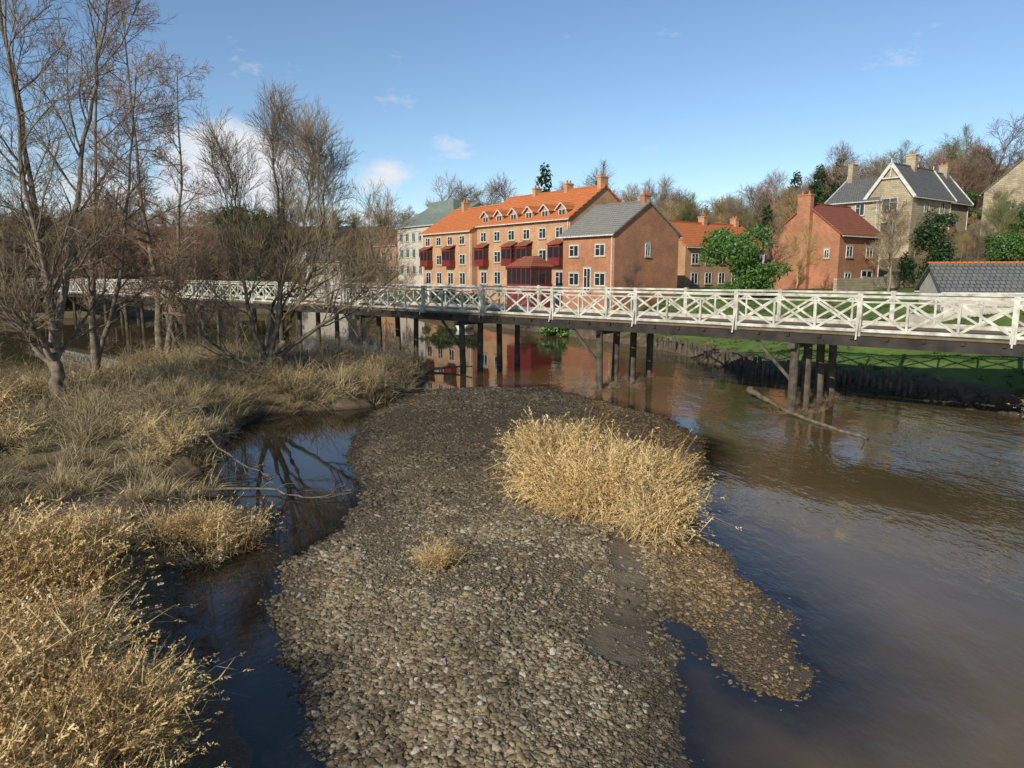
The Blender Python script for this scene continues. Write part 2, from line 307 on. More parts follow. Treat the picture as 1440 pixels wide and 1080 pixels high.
M_rock=simple('dark_bank_rock',(.03,.027,.02),(.09,.08,.055),4,.9,.2,.5)
bl=[]
for i in (1,3,4): me=stones[i].data.copy(); me.materials.clear(); me.materials.append(M_rock); bl.append(bpy.data.objects.new(f'boulder_{i}',me))
CR=lib('boulder_library',bl)
t=rng.random(170); pp=np.array([(16.1,33.6),(18,29.5),(19.6,26.4),(18.8,24.4)]); u=t*(len(pp)-1); i0=u.astype(int).clip(0,len(pp)-2); q=pp[i0]*(1-(u-i0))[:,None]+pp[i0+1]*(u-i0)[:,None]
q+=rng.normal(0,.3,q.shape); s=rng.uniform(.08,.26,170); scatter('bank_boulders',np.stack([q[:,0],q[:,1],np.maximum(height(q[:,0],q[:,1]),-.1)],-1),rng.uniform(0,6,(170,3)),np.repeat(s[:,None],3,1),rng.integers(0,3,170),CR)
# ------------------------------------------------------------------ blades
def tuft(name,n,H,spread,lean,w,material,segs=4,head=0,droop=.5,seed=0,hw=1):
    r=np.random.default_rng(seed); a=r.uniform(0,2*np.pi,n); rad=spread*np.sqrt(r.random(n)); bx=rad*np.cos(a); by=rad*np.sin(a)
    da=a+r.normal(0,1.0,n); h=H*r.uniform(.4,1.15,n); le=lean*r.uniform(.0,1.5,n); dr=droop*r.uniform(.1,1.8,n); ww=w*r.uniform(.5,1.5,n)
    face=r.uniform(0,2*np.pi,n); T=np.linspace(0,1,segs+1)
    px=bx[:,None]+np.cos(da)[:,None]*h[:,None]*(le[:,None]*T+dr[:,None]*T**3*.5)
    py=by[:,None]+np.sin(da)[:,None]*h[:,None]*(le[:,None]*T+dr[:,None]*T**3*.5)
    pz=h[:,None]*(T-dr[:,None]*.35*T**3)-.05
    wd=ww[:,None]*(1-T**2*.85)/2
    A=np.stack([px-np.cos(face)[:,None]*wd,py-np.sin(face)[:,None]*wd,pz],-1); B=np.stack([px+np.cos(face)[:,None]*wd,py+np.sin(face)[:,None]*wd,pz],-1)
    V=np.stack([A,B],2).reshape(-1,3); base=np.arange(n)[:,None]*(2*(segs+1)); s=np.arange(segs)[None,:]*2
    f=np.stack([base+s,base+s+1,base+s+3,base+s+2],-1).reshape(-1,4)
    if head:
        hv=[];o=len(V)
        tip=np.stack([px[:,-1],py[:,-1],pz[:,-1]],-1); pr=np.stack([px[:,-2],py[:,-2],pz[:,-2]],-1); d=tip-pr; d/=np.linalg.norm(d,axis=1,keepdims=True)+1e-6
        sel=r.random(n)<.7; tip=tip[sel]; d=d[sel]; m=len(tip); k=8
        for j in range(k):
            q=tip-d*(j/k)*head+r.normal(0,.008,(m,3)); rd=r.normal(0,1,(m,3)); rd/=np.linalg.norm(rd,axis=1,keepdims=True); e=d*.6+rd*.7; L=head*.3
            sd=np.cross(e,r.normal(0,1,(m,3))); sd/=np.linalg.norm(sd,axis=1,keepdims=True)+1e-6; sd*=(.006+.3*w)*hw
            hv.append(np.stack([q-sd*.5,q+sd*.5,q+e*L+sd*.4,q+e*L-sd*.4],1))
        # side leaves hanging off the stalks
        for j in range(3):
            kx=r.integers(1,segs,n); ar=np.arange(n); q=np.stack([px[ar,kx],py[ar,kx],pz[ar,kx]],-1); aa=r.uniform(0,6.28,n); L=h*r.uniform(.15,.35,n)
            e=np.stack([np.cos(aa)*L,np.sin(aa)*L,L*r.uniform(-.9,.5,n)],-1); sd=np.cross(e,np.array([0,0,1.])); sd/=np.linalg.norm(sd,axis=1,keepdims=True)+1e-6; sd*=w*.55
            hv.append(np.stack([q-sd,q+sd,q+e+sd*.15,q+e-sd*.15],1))
        hv=np.concatenate(hv).reshape(-1,3); hf=(np.arange(len(hv)).reshape(-1,4)+o); V=np.concatenate([V,hv]); f=np.concatenate([f,hf])
    return new_mesh(name,V,f,4,[material],False,link=False)
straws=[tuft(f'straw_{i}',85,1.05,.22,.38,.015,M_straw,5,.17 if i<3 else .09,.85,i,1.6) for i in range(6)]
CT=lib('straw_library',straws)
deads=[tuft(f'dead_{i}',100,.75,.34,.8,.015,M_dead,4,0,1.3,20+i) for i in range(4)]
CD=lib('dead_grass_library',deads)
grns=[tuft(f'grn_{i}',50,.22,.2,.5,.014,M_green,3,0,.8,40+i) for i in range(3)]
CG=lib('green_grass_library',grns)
def tufts(name,x,y,smin,smax,coll,k,tilt=.2,center=None,zo=0,clump=0):
    n=len(x); z=height(x,y)+zo; rx=rng.normal(0,tilt,n); ry=rng.normal(0,tilt,n)
    if center is not None:
        dx=x-center[0]; dy=y-center[1]; rx+=-dy*center[2]; ry+=dx*center[2]
    s=rng.uniform(smin,smax,n)
    if clump: s*=1+clump*(vn(x,y,1.1,31)+vn(x,y,2.7,32)*.8); rx+=vn(x,y,.9,33)*clump*1.6; ry+=vn(x,y,.9,34)*clump*1.6
    return scatter(name,np.stack([x,y,z],-1),np.stack([rx,ry,np.zeros(n) if center is not None else rng.uniform(0,6.28,n)],-1),s[:,None]*np.stack([rng.uniform(.8,1.2,n)]*2+[np.ones(n)],-1),rng.integers(0,k,n),coll)
cl=[(.35,16.6),(.3,18.1),(.8,19.7),(2.5,19.9),(3.8,18.2),(4.0,16.4),(3.6,14.6),(3.0,13.3),(2.0,13.2),(1.2,14.3)]
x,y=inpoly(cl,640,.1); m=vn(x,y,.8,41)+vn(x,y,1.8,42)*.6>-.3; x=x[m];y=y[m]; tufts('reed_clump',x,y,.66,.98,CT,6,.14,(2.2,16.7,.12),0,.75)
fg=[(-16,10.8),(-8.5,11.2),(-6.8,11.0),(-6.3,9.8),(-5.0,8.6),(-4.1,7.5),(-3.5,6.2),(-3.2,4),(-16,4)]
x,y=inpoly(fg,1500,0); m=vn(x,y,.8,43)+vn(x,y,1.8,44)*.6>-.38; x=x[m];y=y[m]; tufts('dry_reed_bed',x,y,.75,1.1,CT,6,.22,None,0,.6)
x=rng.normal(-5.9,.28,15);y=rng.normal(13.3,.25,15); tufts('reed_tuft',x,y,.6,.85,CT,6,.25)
x=rng.normal(-1.3,.15,10);y=rng.normal(11.8,.14,10); tufts('reed_tuft',x,y,.38,.52,CT,6,.25)
x=rng.normal(-7.8,.9,26);y=rng.normal(12.6,.5,26); tufts('reed_tuft',x,y,.5,.85,CT,6,.3)
x=rng.uniform(-16,-7.5,260);y=rng.uniform(11.5,17.5,260); m=vn(x,y,.6,45)>-.08; tufts('bank_dead_grass',x[m],y[m],.4,.9,CD,4,.3)
x,y=inpoly(treebank,5200,.02); m=(x>-34)&((vn(x,y,.5,46)>-.4)); x=x[m];y=y[m]; tufts('bank_dead_grass',x,y,.55,1.1,CD,4,.3,None,0,.5)
x,y=inpoly(treebank,760,.15); m=(x>-34)&(vn(x,y,.4,47)>-.06); tufts('bank_reed_patch',x[m],y[m],.5,.95,CT,6,.28,None,0,.4)
x=rng.uniform(17.6,20,70); y=rng.uniform(22,25.6,70); m=sdf(farland,x,y)>-.1; tufts('bank_dead_grass',x[m],y[m],.5,.9,CT,6,.25)
x=rng.uniform(10,60,9000); y=rng.uniform(20,62,9000); s_=sdf(farland,x,y); m=(s_>1.0)&(s_<14)&(vn(x,y,.6,48)>-.2)
tufts('bank_green_grass',x[m],y[m],.5,1.2,CG,3,.2)
x=rng.uniform(-12,25,1300); y=rng.uniform(30,95,1300); s_=sdf(farland,x,y); m=(s_>.1)&(s_<1.3); tufts('waterside_dead_grass',x[m],y[m],.3,.8,CD,4,.3)

# ------------------------------------------------------------------ trees
class Tree:
    def __init__(s,seed): s.r=random.Random(seed); s.br=[]
    def walk(s,p,d,L,r0,r1,n,wig,trop):
        pts=[p]; d=Vector(d).normalized()
        for i in range(n):
            d=(d+Vector((s.r.gauss(0,wig),s.r.gauss(0,wig),s.r.gauss(0,wig)+trop))).normalized()
            p=p+d*(L/n); pts.append(p)
        return pts
    def add(s,pts,r0,r1,lev): s.br.append((pts,r0,r1,lev))
    def kids(s,pts,r0,r1,L,lev,cfg):
        if lev>=len(cfg): return
        c=cfg[lev]; n=c['n']
        for i in range(n):
            t=c['t0']+(1-c['t0'])*(i+s.r.random())/n; t=min(t,.995)
            u=t*(len(pts)-1); k=int(u); a=pts[k]; b=pts[min(k+1,len(pts)-1)]; p=a.lerp(b,u-k); ax=(b-a).normalized() if (b-a).length>0 else Vector((0,0,1))
            q=ax.orthogonal().normalized(); q.rotate(Quaternion(ax,s.r.uniform(0,6.283)))
            an=math.radians(c['a']*s.r.uniform(.6,1.35)); d=ax*math.cos(an)+q*math.sin(an)
            d.z+=c.get('up',.1)
            l=c['L']*s.r.uniform(.6,1.2)*(1-.5*t)
            rr=(r0+(r1-r0)*t)*c.get('rr',.5); rr=min(max(rr,c['rmin']),.09 if lev==0 else .04); re=max(rr*.35,c['rmin']*.7)
            w=s.walk(p,d,l,rr,re,c['seg'],c['w'],c['tr']); s.add(w,rr,re,lev+1); s.kids(w,rr,re,l,lev+1,cfg)
    def stem(s,pts,r0,r1,cfg):
        out=[]; P=[Vector(p) for p in pts]
        for i in range(len(P)-1):
            p0=P[max(i-1,0)];p1=P[i];p2=P[i+1];p3=P[min(i+2,len(P)-1)]
            for j in range(5):
                t=j/5; q=.5*((2*p1)+(p2-p0)*t+(2*p0-5*p1+4*p2-p3)*t*t+(-p0+3*p1-3*p2+p3)*t**3)
                if i+j>0: q=q+Vector((s.r.gauss(0,.05),s.r.gauss(0,.05),0))
                out.append(q)
        out.append(P[-1]); s.add(out,r0,r1,0); s.kids(out,r0,r1,0,0,cfg)
    def build(s,name,mats,link=True,sides=(8,5,4,3,3,3),thr=2):
        groups={}
        for b in s.br: groups.setdefault((len(b[0]),sides[min(b[3],5)],b[3]),[]).append(b)
        VV=[];FF=[];MI=[];off=0
        for (n,k,lev),bs in groups.items():
            P=np.array([[tuple(p) for p in b[0]] for b in bs],float); m=len(bs)
            r0=np.array([b[1] for b in bs]); r1=np.array([b[2] for b in bs]); T=np.linspace(0,1,n)
            R=r0[:,None]*(1-T)+r1[:,None]*T
            if lev==0: R=R*(1+.6*np.exp(-T*14))[None,:]
            D=np.gradient(P,axis=1); D/=np.linalg.norm(D,axis=2,keepdims=True)+1e-9
            ref=np.where(np.abs(D[...,2:3])>.9,np.array([1.,0,0]),np.array([0,0,1.])); A=np.cross(D,ref); A/=np.linalg.norm(A,axis=2,keepdims=True)+1e-9; B=np.cross(D,A)
            th=np.arange(k)*2*np.pi/k
            V=P[:,:,None,:]+R[:,:,None,None]*(A[:,:,None,:]*np.cos(th)[None,None,:,None]+B[:,:,None,:]*np.sin(th)[None,None,:,None])
            idx=np.arange(m*n*k).reshape(m,n,k)+off; j=np.roll(idx,-1,axis=2)
            f=np.stack([idx[:,:-1],j[:,:-1],j[:,1:],idx[:,1:]],-1).reshape(-1,4)
            VV.append(V.reshape(-1,3)); FF.append(f); MI.append(np.full(len(f),0 if lev<thr else 1)); off+=m*n*k
        return new_mesh(name,np.concatenate(VV),np.concatenate(FF),4,mats,True,np.concatenate(MI),link)
cfgA=[dict(n=15,t0=.25,a=45,L=3.8,rmin=.02,seg=7,w=.13,tr=.06,up=.1),dict(n=8,t0=.12,a=42,L=1.8,rmin=.011,seg=5,w=.14,tr=.05),dict(n=6,t0=.12,a=40,L=.9,rmin=.007,seg=4,w=.16,tr=.04),dict(n=3,t0=.2,a=36,L=.46,rmin=.0055,seg=2,w=.16,tr=.03)]
cfgAl=[dict(n=30,t0=.22,a=70,L=2.7,rmin=.016,seg=6,w=.1,tr=.03,up=.1),dict(n=8,t0=.12,a=45,L=1.2,rmin=.01,seg=4,w=.14,tr=.03),dict(n=5,t0=.12,a=42,L=.65,rmin=.007,seg=3,w=.16,tr=.02),dict(n=3,t0=.3,a=40,L=.32,rmin=.007,seg=2,w=.2,tr=0)]
cfgW=[dict(n=14,t0=.35,a=46,L=3.7,rmin=.017,seg=7,w=.1,tr=.07,up=.1),dict(n=9,t0=.1,a=38,L=2.0,rmin=.0095,seg=5,w=.11,tr=.06,up=.08),dict(n=8,t0=.1,a=34,L=1.15,rmin=.0065,seg=3,w=.12,tr=.05),dict(n=3,t0=.2,a=30,L=.55,rmin=.0055,seg=2,w=.12,tr=.03)]
def at_(x,y,l): 
    z=hz(x,y)-.15; return [(x+a,y+b,z+c) for a,b,c in l]
T=Tree(1); X0,Y0=-15.4,23.8
T.stem(at_(X0,Y0,[(0,0,0),(.05,0,1.0),(0,0,2.1),(-.25,.3,4.5),(-.6,.5,8.5),(-1.1,.6,14)]),.24,.03,cfgA)
T.stem(at_(X0,Y0,[(0,0,1.6),(-.6,-.2,2.8),(-1.6,-.4,5.4),(-2.2,-.6,9.5),(-2.4,-.7,12)]),.13,.02,cfgA)
T.stem(at_(X0,Y0,[(0,0,2.0),(.5,.1,4),(1.2,.2,7.5),(1.9,.4,10.5),(2.4,.6,13)]),.13,.02,cfgA)
T.stem(at_(X0,Y0,[(0,0,1.8),(.3,-.5,4),(.2,-1,8),(.4,-1.2,13.5)]),.12,.02,cfgA)
T.stem(at_(X0,Y0,[(0,0,1.2),(-.9,.3,2.2),(-1.9,.6,4.0),(-3.2,.9,6.8)]),.1,.02,cfgA)
T.build('bare_alder_tree',[M_bark,M_twA])
T=Tree(2); X0,Y0=-16.9,28.5
T.stem(at_(X0,Y0,[(0,0,0),(.2,0,3),(.6,0,7),(1.3,.2,14.2)]),.17,.02,cfgA)
T.stem(at_(X0,Y0,[(.1,0,1.0),(1.1,.3,4),(1.8,.3,8),(2.5,.2,12)]),.11,.02,cfgAl)
T.build('bare_alder_tree',[M_bark,M_twR])
T=Tree(3); X0,Y0=-18,36.2
T.stem(at_(X0,Y0,[(0,0,0),(0,0,4),(-.3,0,9),(-.6,0,17.4)]),.21,.02,cfgAl)
T.stem(at_(X0,Y0,[(.2,0,.2),(.9,.3,4),(1.4,.5,9),(1.6,.6,14.5)]),.15,.02,cfgAl)
T.build('bare_alder_tree',[M_bark,M_twR])
T=Tree(4); X0,Y0=-10.6,30.3
T.stem(at_(X0,Y0,[(0,0,0),(.3,0,1.3),(.7,.2,3.4),(.8,.4,6.2),(.6,.4,10.2)]),.2,.02,cfgW)
T.stem(at_(X0,Y0,[(0,0,.6),(1.0,-.2,2.0),(2.0,-.3,4.2),(2.8,-.4,6.6),(3.1,-.4,8.8)]),.13,.02,cfgW)
T.stem(at_(X0,Y0,[(0,0,.7),(1.3,.4,1.6),(2.9,.6,2.7),(4.2,.8,3.9),(4.9,.8,5.6)]),.11,.02,cfgW)
T.stem(at_(X0,Y0,[(0,0,.8),(-.5,0,2.6),(-.8,.1,5.3),(-.9,.2,8.6)]),.13,.02,cfgW)
T.stem(at_(X0,Y0,[(0,0,.4),(-1,-.3,.9),(-2.2,-.5,1.8),(-3.0,-.7,3.4)]),.1,.02,[dict(cfgA[0],n=9,L=2.6)]+cfgA[1:])
T.stem(at_(X0,Y0,[(0,0,.9),(.2,.8,3.2),(1.5,1.5,6.4),(1.9,1.6,9.8)]),.11,.02,cfgW)
T.build('bare_willow_tree',[M_bark2,M_twB])
T=Tree(5); X0,Y0=-17.6,22
T.stem(at_(X0,Y0,[(0,0,0),(-.3,0,3),(-.5,0,7),(-.3,0,13)]),.15,.02,cfgA)
T.build('bare_alder_tree',[M_bark,M_twA])
T=Tree(6)
for (x,y,h) in [(-23,31,6),(-21.5,29,5),(-20,34,6.5),(-15.2,33,5.5),(-14,37.5,4.5),(-12.6,35,3.6),(-7.6,36,2.8),(-24.5,28,5)]:
    T.stem(at_(x,y,[(0,0,0),(random.uniform(-.8,.8),0,h*.5),(random.uniform(-1.6,1.6),0,h)]),.05,.015,[dict(n=10,t0=.1,a=45,L=1.8,rmin=.012,seg=5,w=.16,tr=.04),dict(n=6,t0=.1,a=40,L=1.0,rmin=.008,seg=4,w=.16,tr=.02),dict(n=4,t0=.1,a=38,L=.55,rmin=.006,seg=2,w=.15,tr=.03)])
T.build('bare_sapling_thicket',[M_bark,M_twA])
def brush(seed,mat_,h=1.2):
    t=Tree(seed)
    for i in range(13):
        a=t.r.uniform(0,6.28); d=Vector((math.cos(a)*.8,math.sin(a)*.8,t.r.uniform(.4,1.4))); w=t.walk(Vector((0,0,-.1)),d,h*t.r.uniform(.6,1.2),.012,.005,6,.22,-.06); t.add(w,.012,.005,1)
        t.kids(w,.01,.005,h,0,[dict(n=7,t0=.2,a=50,L=.6,rmin=.005,seg=3,w=.25,tr=0),dict(n=3,t0=.2,a=50,L=.3,rmin=.004,seg=2,w=.2,tr=0)])
    return t.build(f'brush_{seed}',[mat_,mat_],False)
CB=lib('brush_library',[brush(50,M_twA),brush(51,M_twB),brush(52,M_twR)])
x,y=inpoly(treebank,360,.3); m=x>-34; x=x[m]; y=y[m]; n=len(x); s=rng.uniform(.5,1.5,n)
scatter('bank_brushwood',np.stack([x,y,height(x,y)],-1),np.stack([rng.normal(0,.2,n),rng.normal(0,.2,n),rng.uniform(0,6.28,n)],-1),np.repeat(s[:,None],3,1),rng.integers(0,3,n),CB)
def ftree(seed,h,mat_,spread=1.0):
    t=Tree(seed); t.stem([(0,0,-1),(0,0,h*.3),(t.r.uniform(-.4,.4),t.r.uniform(-.4,.4),h*.6),(t.r.uniform(-.5,.5),0,h*.88)],.18,.04,[dict(n=15,t0=.25,a=52,L=h*.5*spread,rmin=.04,seg=5,w=.14,tr=.09,up=.1),dict(n=10,t0=.15,a=46,L=h*.22,rmin=.02,seg=3,w=.16,tr=.06),dict(n=9,t0=.1,a=44,L=h*.12,rmin=.015,seg=2,w=.15,tr=.04)])
    return t.build(f'ftree_{seed:02d}',[mat_,mat_],False,sides=(5,3,3,3,3,3))
def leafcloud(name,lumps,n,size,material,seed=0,link=False):
    r=np.random.default_rng(seed); per=np.array([l[3]*l[4]*l[5] for l in lumps])**.67; per=(per/per.sum()*n).astype(int); C=[]
    for l,k in zip(lumps,per):
        d=r.normal(0,1,(k,3)); d/=np.linalg.norm(d,axis=1,keepdims=True); rr=(1-np.abs(r.normal(0,.25,k)))
        bumpy=1+.28*np.sin(d[:,0]*7+l[0]*3)*np.sin(d[:,1]*6+l[1])*np.sin(d[:,2]*8+1)+.2*np.sin(d[:,0]*15)*np.cos(d[:,2]*13+l[0])+r.normal(0,.06,k)
        C.append(np.array(l[:3])+d*(rr*bumpy)[:,None]*np.array(l[3:6]))
    C=np.concatenate(C); k=len(C); a=r.normal(0,1,(k,3)); a/=np.linalg.norm(a,axis=1,keepdims=True); b=np.cross(a,r.normal(0,1,(k,3))); b/=np.linalg.norm(b,axis=1,keepdims=True)
    s=size*r.uniform(.5,1.3,(k,1)); V=np.stack([C-a*s,C+b*s*.5,C+a*s,C-b*s*.5],1).reshape(-1,3)
    return new_mesh(name,V,np.arange(len(V)),4,[material],False,None,link)
def conifer(seed,h):
    r=np.random.default_rng(seed); L=[]
    for i in range(9):
        z=h*(.2+.8*i/9); R=h*.22*(1-i/9.5)
        for j in range(5): a=r.uniform(0,6.28); L.append((math.cos(a)*R*.7,math.sin(a)*R*.7,z+r.uniform(-.3,.3),R*.6,R*.6,h*.045))
    return leafcloud(f'gcon_{seed}',L,4000,.22,M_conif,seed)
def roundev(seed,h,m,nm='hev'):
    r=np.random.default_rng(seed); L=[(r.uniform(-.25,.25)*h,r.uniform(-.25,.25)*h,h*r.uniform(.25,.85),h*r.uniform(.12,.24),h*r.uniform(.12,.24),h*r.uniform(.1,.2)) for i in range(12)]
    return leafcloud(f'{nm}_{seed}',L,4500,.2,m,seed)
FT=[ftree(60,11,M_fA),ftree(61,12,M_fA,.9),ftree(62,10,M_fB),ftree(63,12,M_fC),ftree(64,13,M_fG,.85),ftree(65,11,M_fB,.8),conifer(70,12),roundev(80,7,M_everg)]
CF=lib('forest_library',FT)
px=[];step=4.6; gy=50.
while gy<500:
    st_x=step*(1+max(0,gy-110)/170)
    gx=-300.
    while gx<300: px.append((gx+rng.uniform(-.45,.45)*st_x,gy+rng.uniform(-.45,.45)*st_x)); gx+=st_x
    gy+=st_x
px=np.array(px); x=px[:,0]; y=px[:,1]; sF=sdf(farland,x,y); sX=sdf(leftland,x,y); r_=x/y
ok=((sF>36)|(sX>1.0)|(y>385)|((sF>6)&(y>140)))&(np.abs(r_)<1.1)
ok&=~((r_>-.22)&(r_<.16)&(y<128)&(x>-40)&(sX<0)); ok&=~((r_>=.1)&(r_<.46)&(y<96)); ok&=~((r_>.40)&(r_<1.0)&(y<97)&(sF>0)&((y>50)|(r_<.9)))
ok&=~((x>-150)&(x<-58)&(y>185)&(y<300)&(rng.random(len(x))<.85)); ok&=~((np.abs(x+40)<8)&(y>110)&(y<148)&(rng.random(len(x))<.8))
ok&=~((vn(x,y,.035,51)+vn(x,y,.1,52)*.6<-.55)&(y>90))
ok&=~((np.abs(x+14)<15)&(y>106)&(y<140))
x=x[ok];y=y[ok];sF=sF[ok]; n=len(x); s=rng.uniform(.55,1.05,n)*(1-.18*smooth(y,100,180)*(sF>0)*(x/y>.2)); zz=height(x,y)
sel=vn(x,y,.04,53)+rng.normal(0,.18,n); idx=np.where(sel<-.2,3,np.where(sel<0,0,np.where(sel<.12,1,np.where(sel<.24,2,np.where(sel<.34,4,5)))))
u=rng.random(n); idx=np.where(u<.08,6,np.where(u<.17,7,idx))
scatter('woodland_trees',np.stack([x,y,zz-.3],-1),np.stack([np.zeros(n),np.zeros(n),rng.uniform(0,6.28,n)],-1),s[:,None]*np.stack([rng.uniform(.95,1.3,n)]*2+[np.ones(n)],-1),idx,CF)
n=420; x=rng.uniform(-10,75,n); y=rng.uniform(45,120,n); sF=sdf(farland,x,y); m=(sF>30)&~((x/y<.12)); x=x[m];y=y[m];n=len(x); s=rng.uniform(.14,.33,n)
scatter('hillside_shrubs',np.stack([x,y,height(x,y)-.2],-1),np.stack([np.zeros(n),np.zeros(n),rng.uniform(0,6.28,n)],-1),np.repeat(s[:,None],3,1),rng.choice([0,2,3,5,7],n),CF)
def place(name,src,x,y,s,z=None,rz=0):
    o=bpy.data.objects.new(name,src.data); COL.objects.link(o); o.location=(x,y,(hz(x,y) if z is None else z)-.1); o.scale=(s,s,s) if not hasattr(s,'__len__') else s; o.rotation_euler=(0,0,rz); return o
def ev(name,x,y,w,h,m,seed,n=9000,leaf=.13):
    r=np.random.default_rng(seed); L=[(r.uniform(-.55,.55)*w*(1-.4*i/18),r.uniform(-.4,.4)*w,h*(.12+.8*i/18),w*r.uniform(.14,.3),w*r.uniform(.14,.3),h*r.uniform(.09,.2)) for i in range(18)]
    o=leafcloud(name,L,n,leaf,m,seed,True); o.location=(x,y,hz(x,y)); return o
ev('laurel_tree',18.3,57,5.0,5.8,M_ivy,1,15000,.13)
ev('holly_tree',-33.5,95,8.5,13.0,M_everg,2,20000,.2)
ev('evergreen_shrub',36.8,63,3.4,6.5,M_everg,3,8000)
ev('evergreen_shrub',41.5,61,3,4.2,M_ivy,4,6000)
ev('evergreen_shrub',50,72,4,5.5,M_ivy,8,7000)
ev('garden_hedge',-5.5,79,4,2.2,M_everg,5,5000)
ev('garden_hedge',-8.5,85,4,2.8,M_everg,6,5000)
ev('garden_hedge',3.5,61,2.6,1.6,M_ivy,7,4000)
place('pine_tree',FT[6],5.2,118,(1.6,1.6,1.6))
for k_,(px_,py_,ps,pi_) in enumerate([(-14,146,1.45,3),(-9,143,1.5,0),(-4.5,141,1.45,1),(-.5,138,1.35,3),(11,134,1.3,0),(16,130,1.25,4),(20.5,126,1.15,2),(25,122,1.1,1),(8,128,1.1,7)]):
    place('bare_tree' if pi_!=7 else 'evergreen_tree',FT[pi_],px_,py_,ps,None,k_*1.3)
place('bare_garden_tree',FT[0],30.5,58,.62); place('bare_garden_tree',FT[2],23.2,58.5,.5); place('bare_garden_tree',FT[3],21.5,60,.45); place('bare_garden_tree',FT[5],34.5,66,.6)
place('bare_garden_tree',FT[3],9.5,58.0,.36); place('bare_garden_tree',FT[4],43,64,.5); place('bare_garden_tree',FT[2],38.5,66,.5); place('bare_garden_tree',FT[0],47,70,.6)
place('bare_garden_tree',FT[3],-13,88,.5); place('bare_garden_tree',FT[0],-17,96,.7); place('bare_garden_tree',FT[1],-21,104,.7)

# ------------------------------------------------------------------ box builder
class Boxes:
    def __init__(s): s.v=[];s.f=[]
    def box(s,x0,x1,y0,y1,z0,z1):
        o=len(s.v); s.v+=[(x0,y0,z0),(x1,y0,z0),(x1,y1,z0),(x0,y1,z0),(x0,y0,z1),(x1,y0,z1),(x1,y1,z1),(x0,y1,z1)]
        s.f+=[(o,o+3,o+2,o+1),(o+4,o+5,o+6,o+7),(o,o+1,o+5,o+4),(o+1,o+2,o+6,o+5),(o+2,o+3,o+7,o+6),(o+3,o,o+4,o+7)]
    def bar(s,a,b,w,h,side=None):
        a=Vector(a);b=Vector(b);d=(b-a).normalized(); sd=Vector(side) if side else d.cross(Vector((0,0,1)))
        if sd.length<1e-4: sd=Vector((1,0,0))
        sd=(sd-d*sd.dot(d)).normalized(); up=sd.cross(d); o=len(s.v)
        for p in (a,b):
            for i,j in ((-1,-1),(1,-1),(1,1),(-1,1)): s.v.append(tuple(p+sd*(w/2*i)+up*(h/2*j)))
        s.f+=[(o,o+1,o+2,o+3),(o+7,o+6,o+5,o+4)]+[(o+i,o+4+i,o+4+(i+1)%4,o+(i+1)%4) for i in range(4)]
    def cyl(s,a,b,r0,r1,k=10):
        a=Vector(a);b=Vector(b);d=(b-a).normalized();A=d.orthogonal().normalized();B=d.cross(A)
        o=len(s.v)
        for p,r in ((a,r0),(b,r1)):
            for i in range(k): t=i*6.28318/k; s.v.append(tuple(p+A*(r*math.cos(t))+B*(r*math.sin(t))))
        for i in range(k): j=(i+1)%k; s.f.append((o+i,o+j,o+k+j,o+k+i))
        s.f.append(tuple(o+k+i for i in range(k)))
    def poly(s,pts): o=len(s.v); s.v+=[tuple(p) for p in pts]; s.f.append(tuple(range(o,o+len(pts))))
    def make(s,name,m,parent=None):
        me=bpy.data.meshes.new(name); me.from_pydata(s.v,[],s.f); me.materials.append(m); me.update()
        bm=bmesh.new(); bm.from_mesh(me); bmesh.ops.recalc_face_normals(bm,faces=bm.faces); bm.to_mesh(me); bm.free()
        ob=bpy.data.objects.new(name,me); COL.objects.link(ob)
        if parent: ob.parent=parent
        return ob
# ------------------------------------------------------------------ footbridge
fb=empty('footbridge')
DX,DY=-.76,.65; PX,PY=.65,.76
def bp_(s,t,z): return Vector((10.8+DX*s+PX*t,27+DY*s+PY*t,z))
ZT=4.58; ZD=3.20; S0,S1=-26,115
dk=Boxes(); dk.bar(bp_(S0,2.35,ZD-.04),bp_(S1,2.35,ZD-.04),4.6,.08); dk.make('deck',M_deck,fb)
fs=Boxes()
for t in (-.12,.9,2.35,3.8,4.82): fs.bar(bp_(S0,t,ZD-.27),bp_(S1,t,ZD-.27),.18,.36)
s=S0
while s<S1: fs.bar(bp_(s,-.3,ZD-.15),bp_(s,5,ZD-.15),.12,.1); s+=1.14
fs.make('deck_beams',M_beam,fb)
kb=Boxes()
for t in (.14,4.56): kb.bar(bp_(S0,t,ZD+.07),bp_(S1,t,ZD+.07),.14,.13)
kb.make('kerb_timbers',M_rail,fb)
def gz_(): return random.gauss(0,.012)
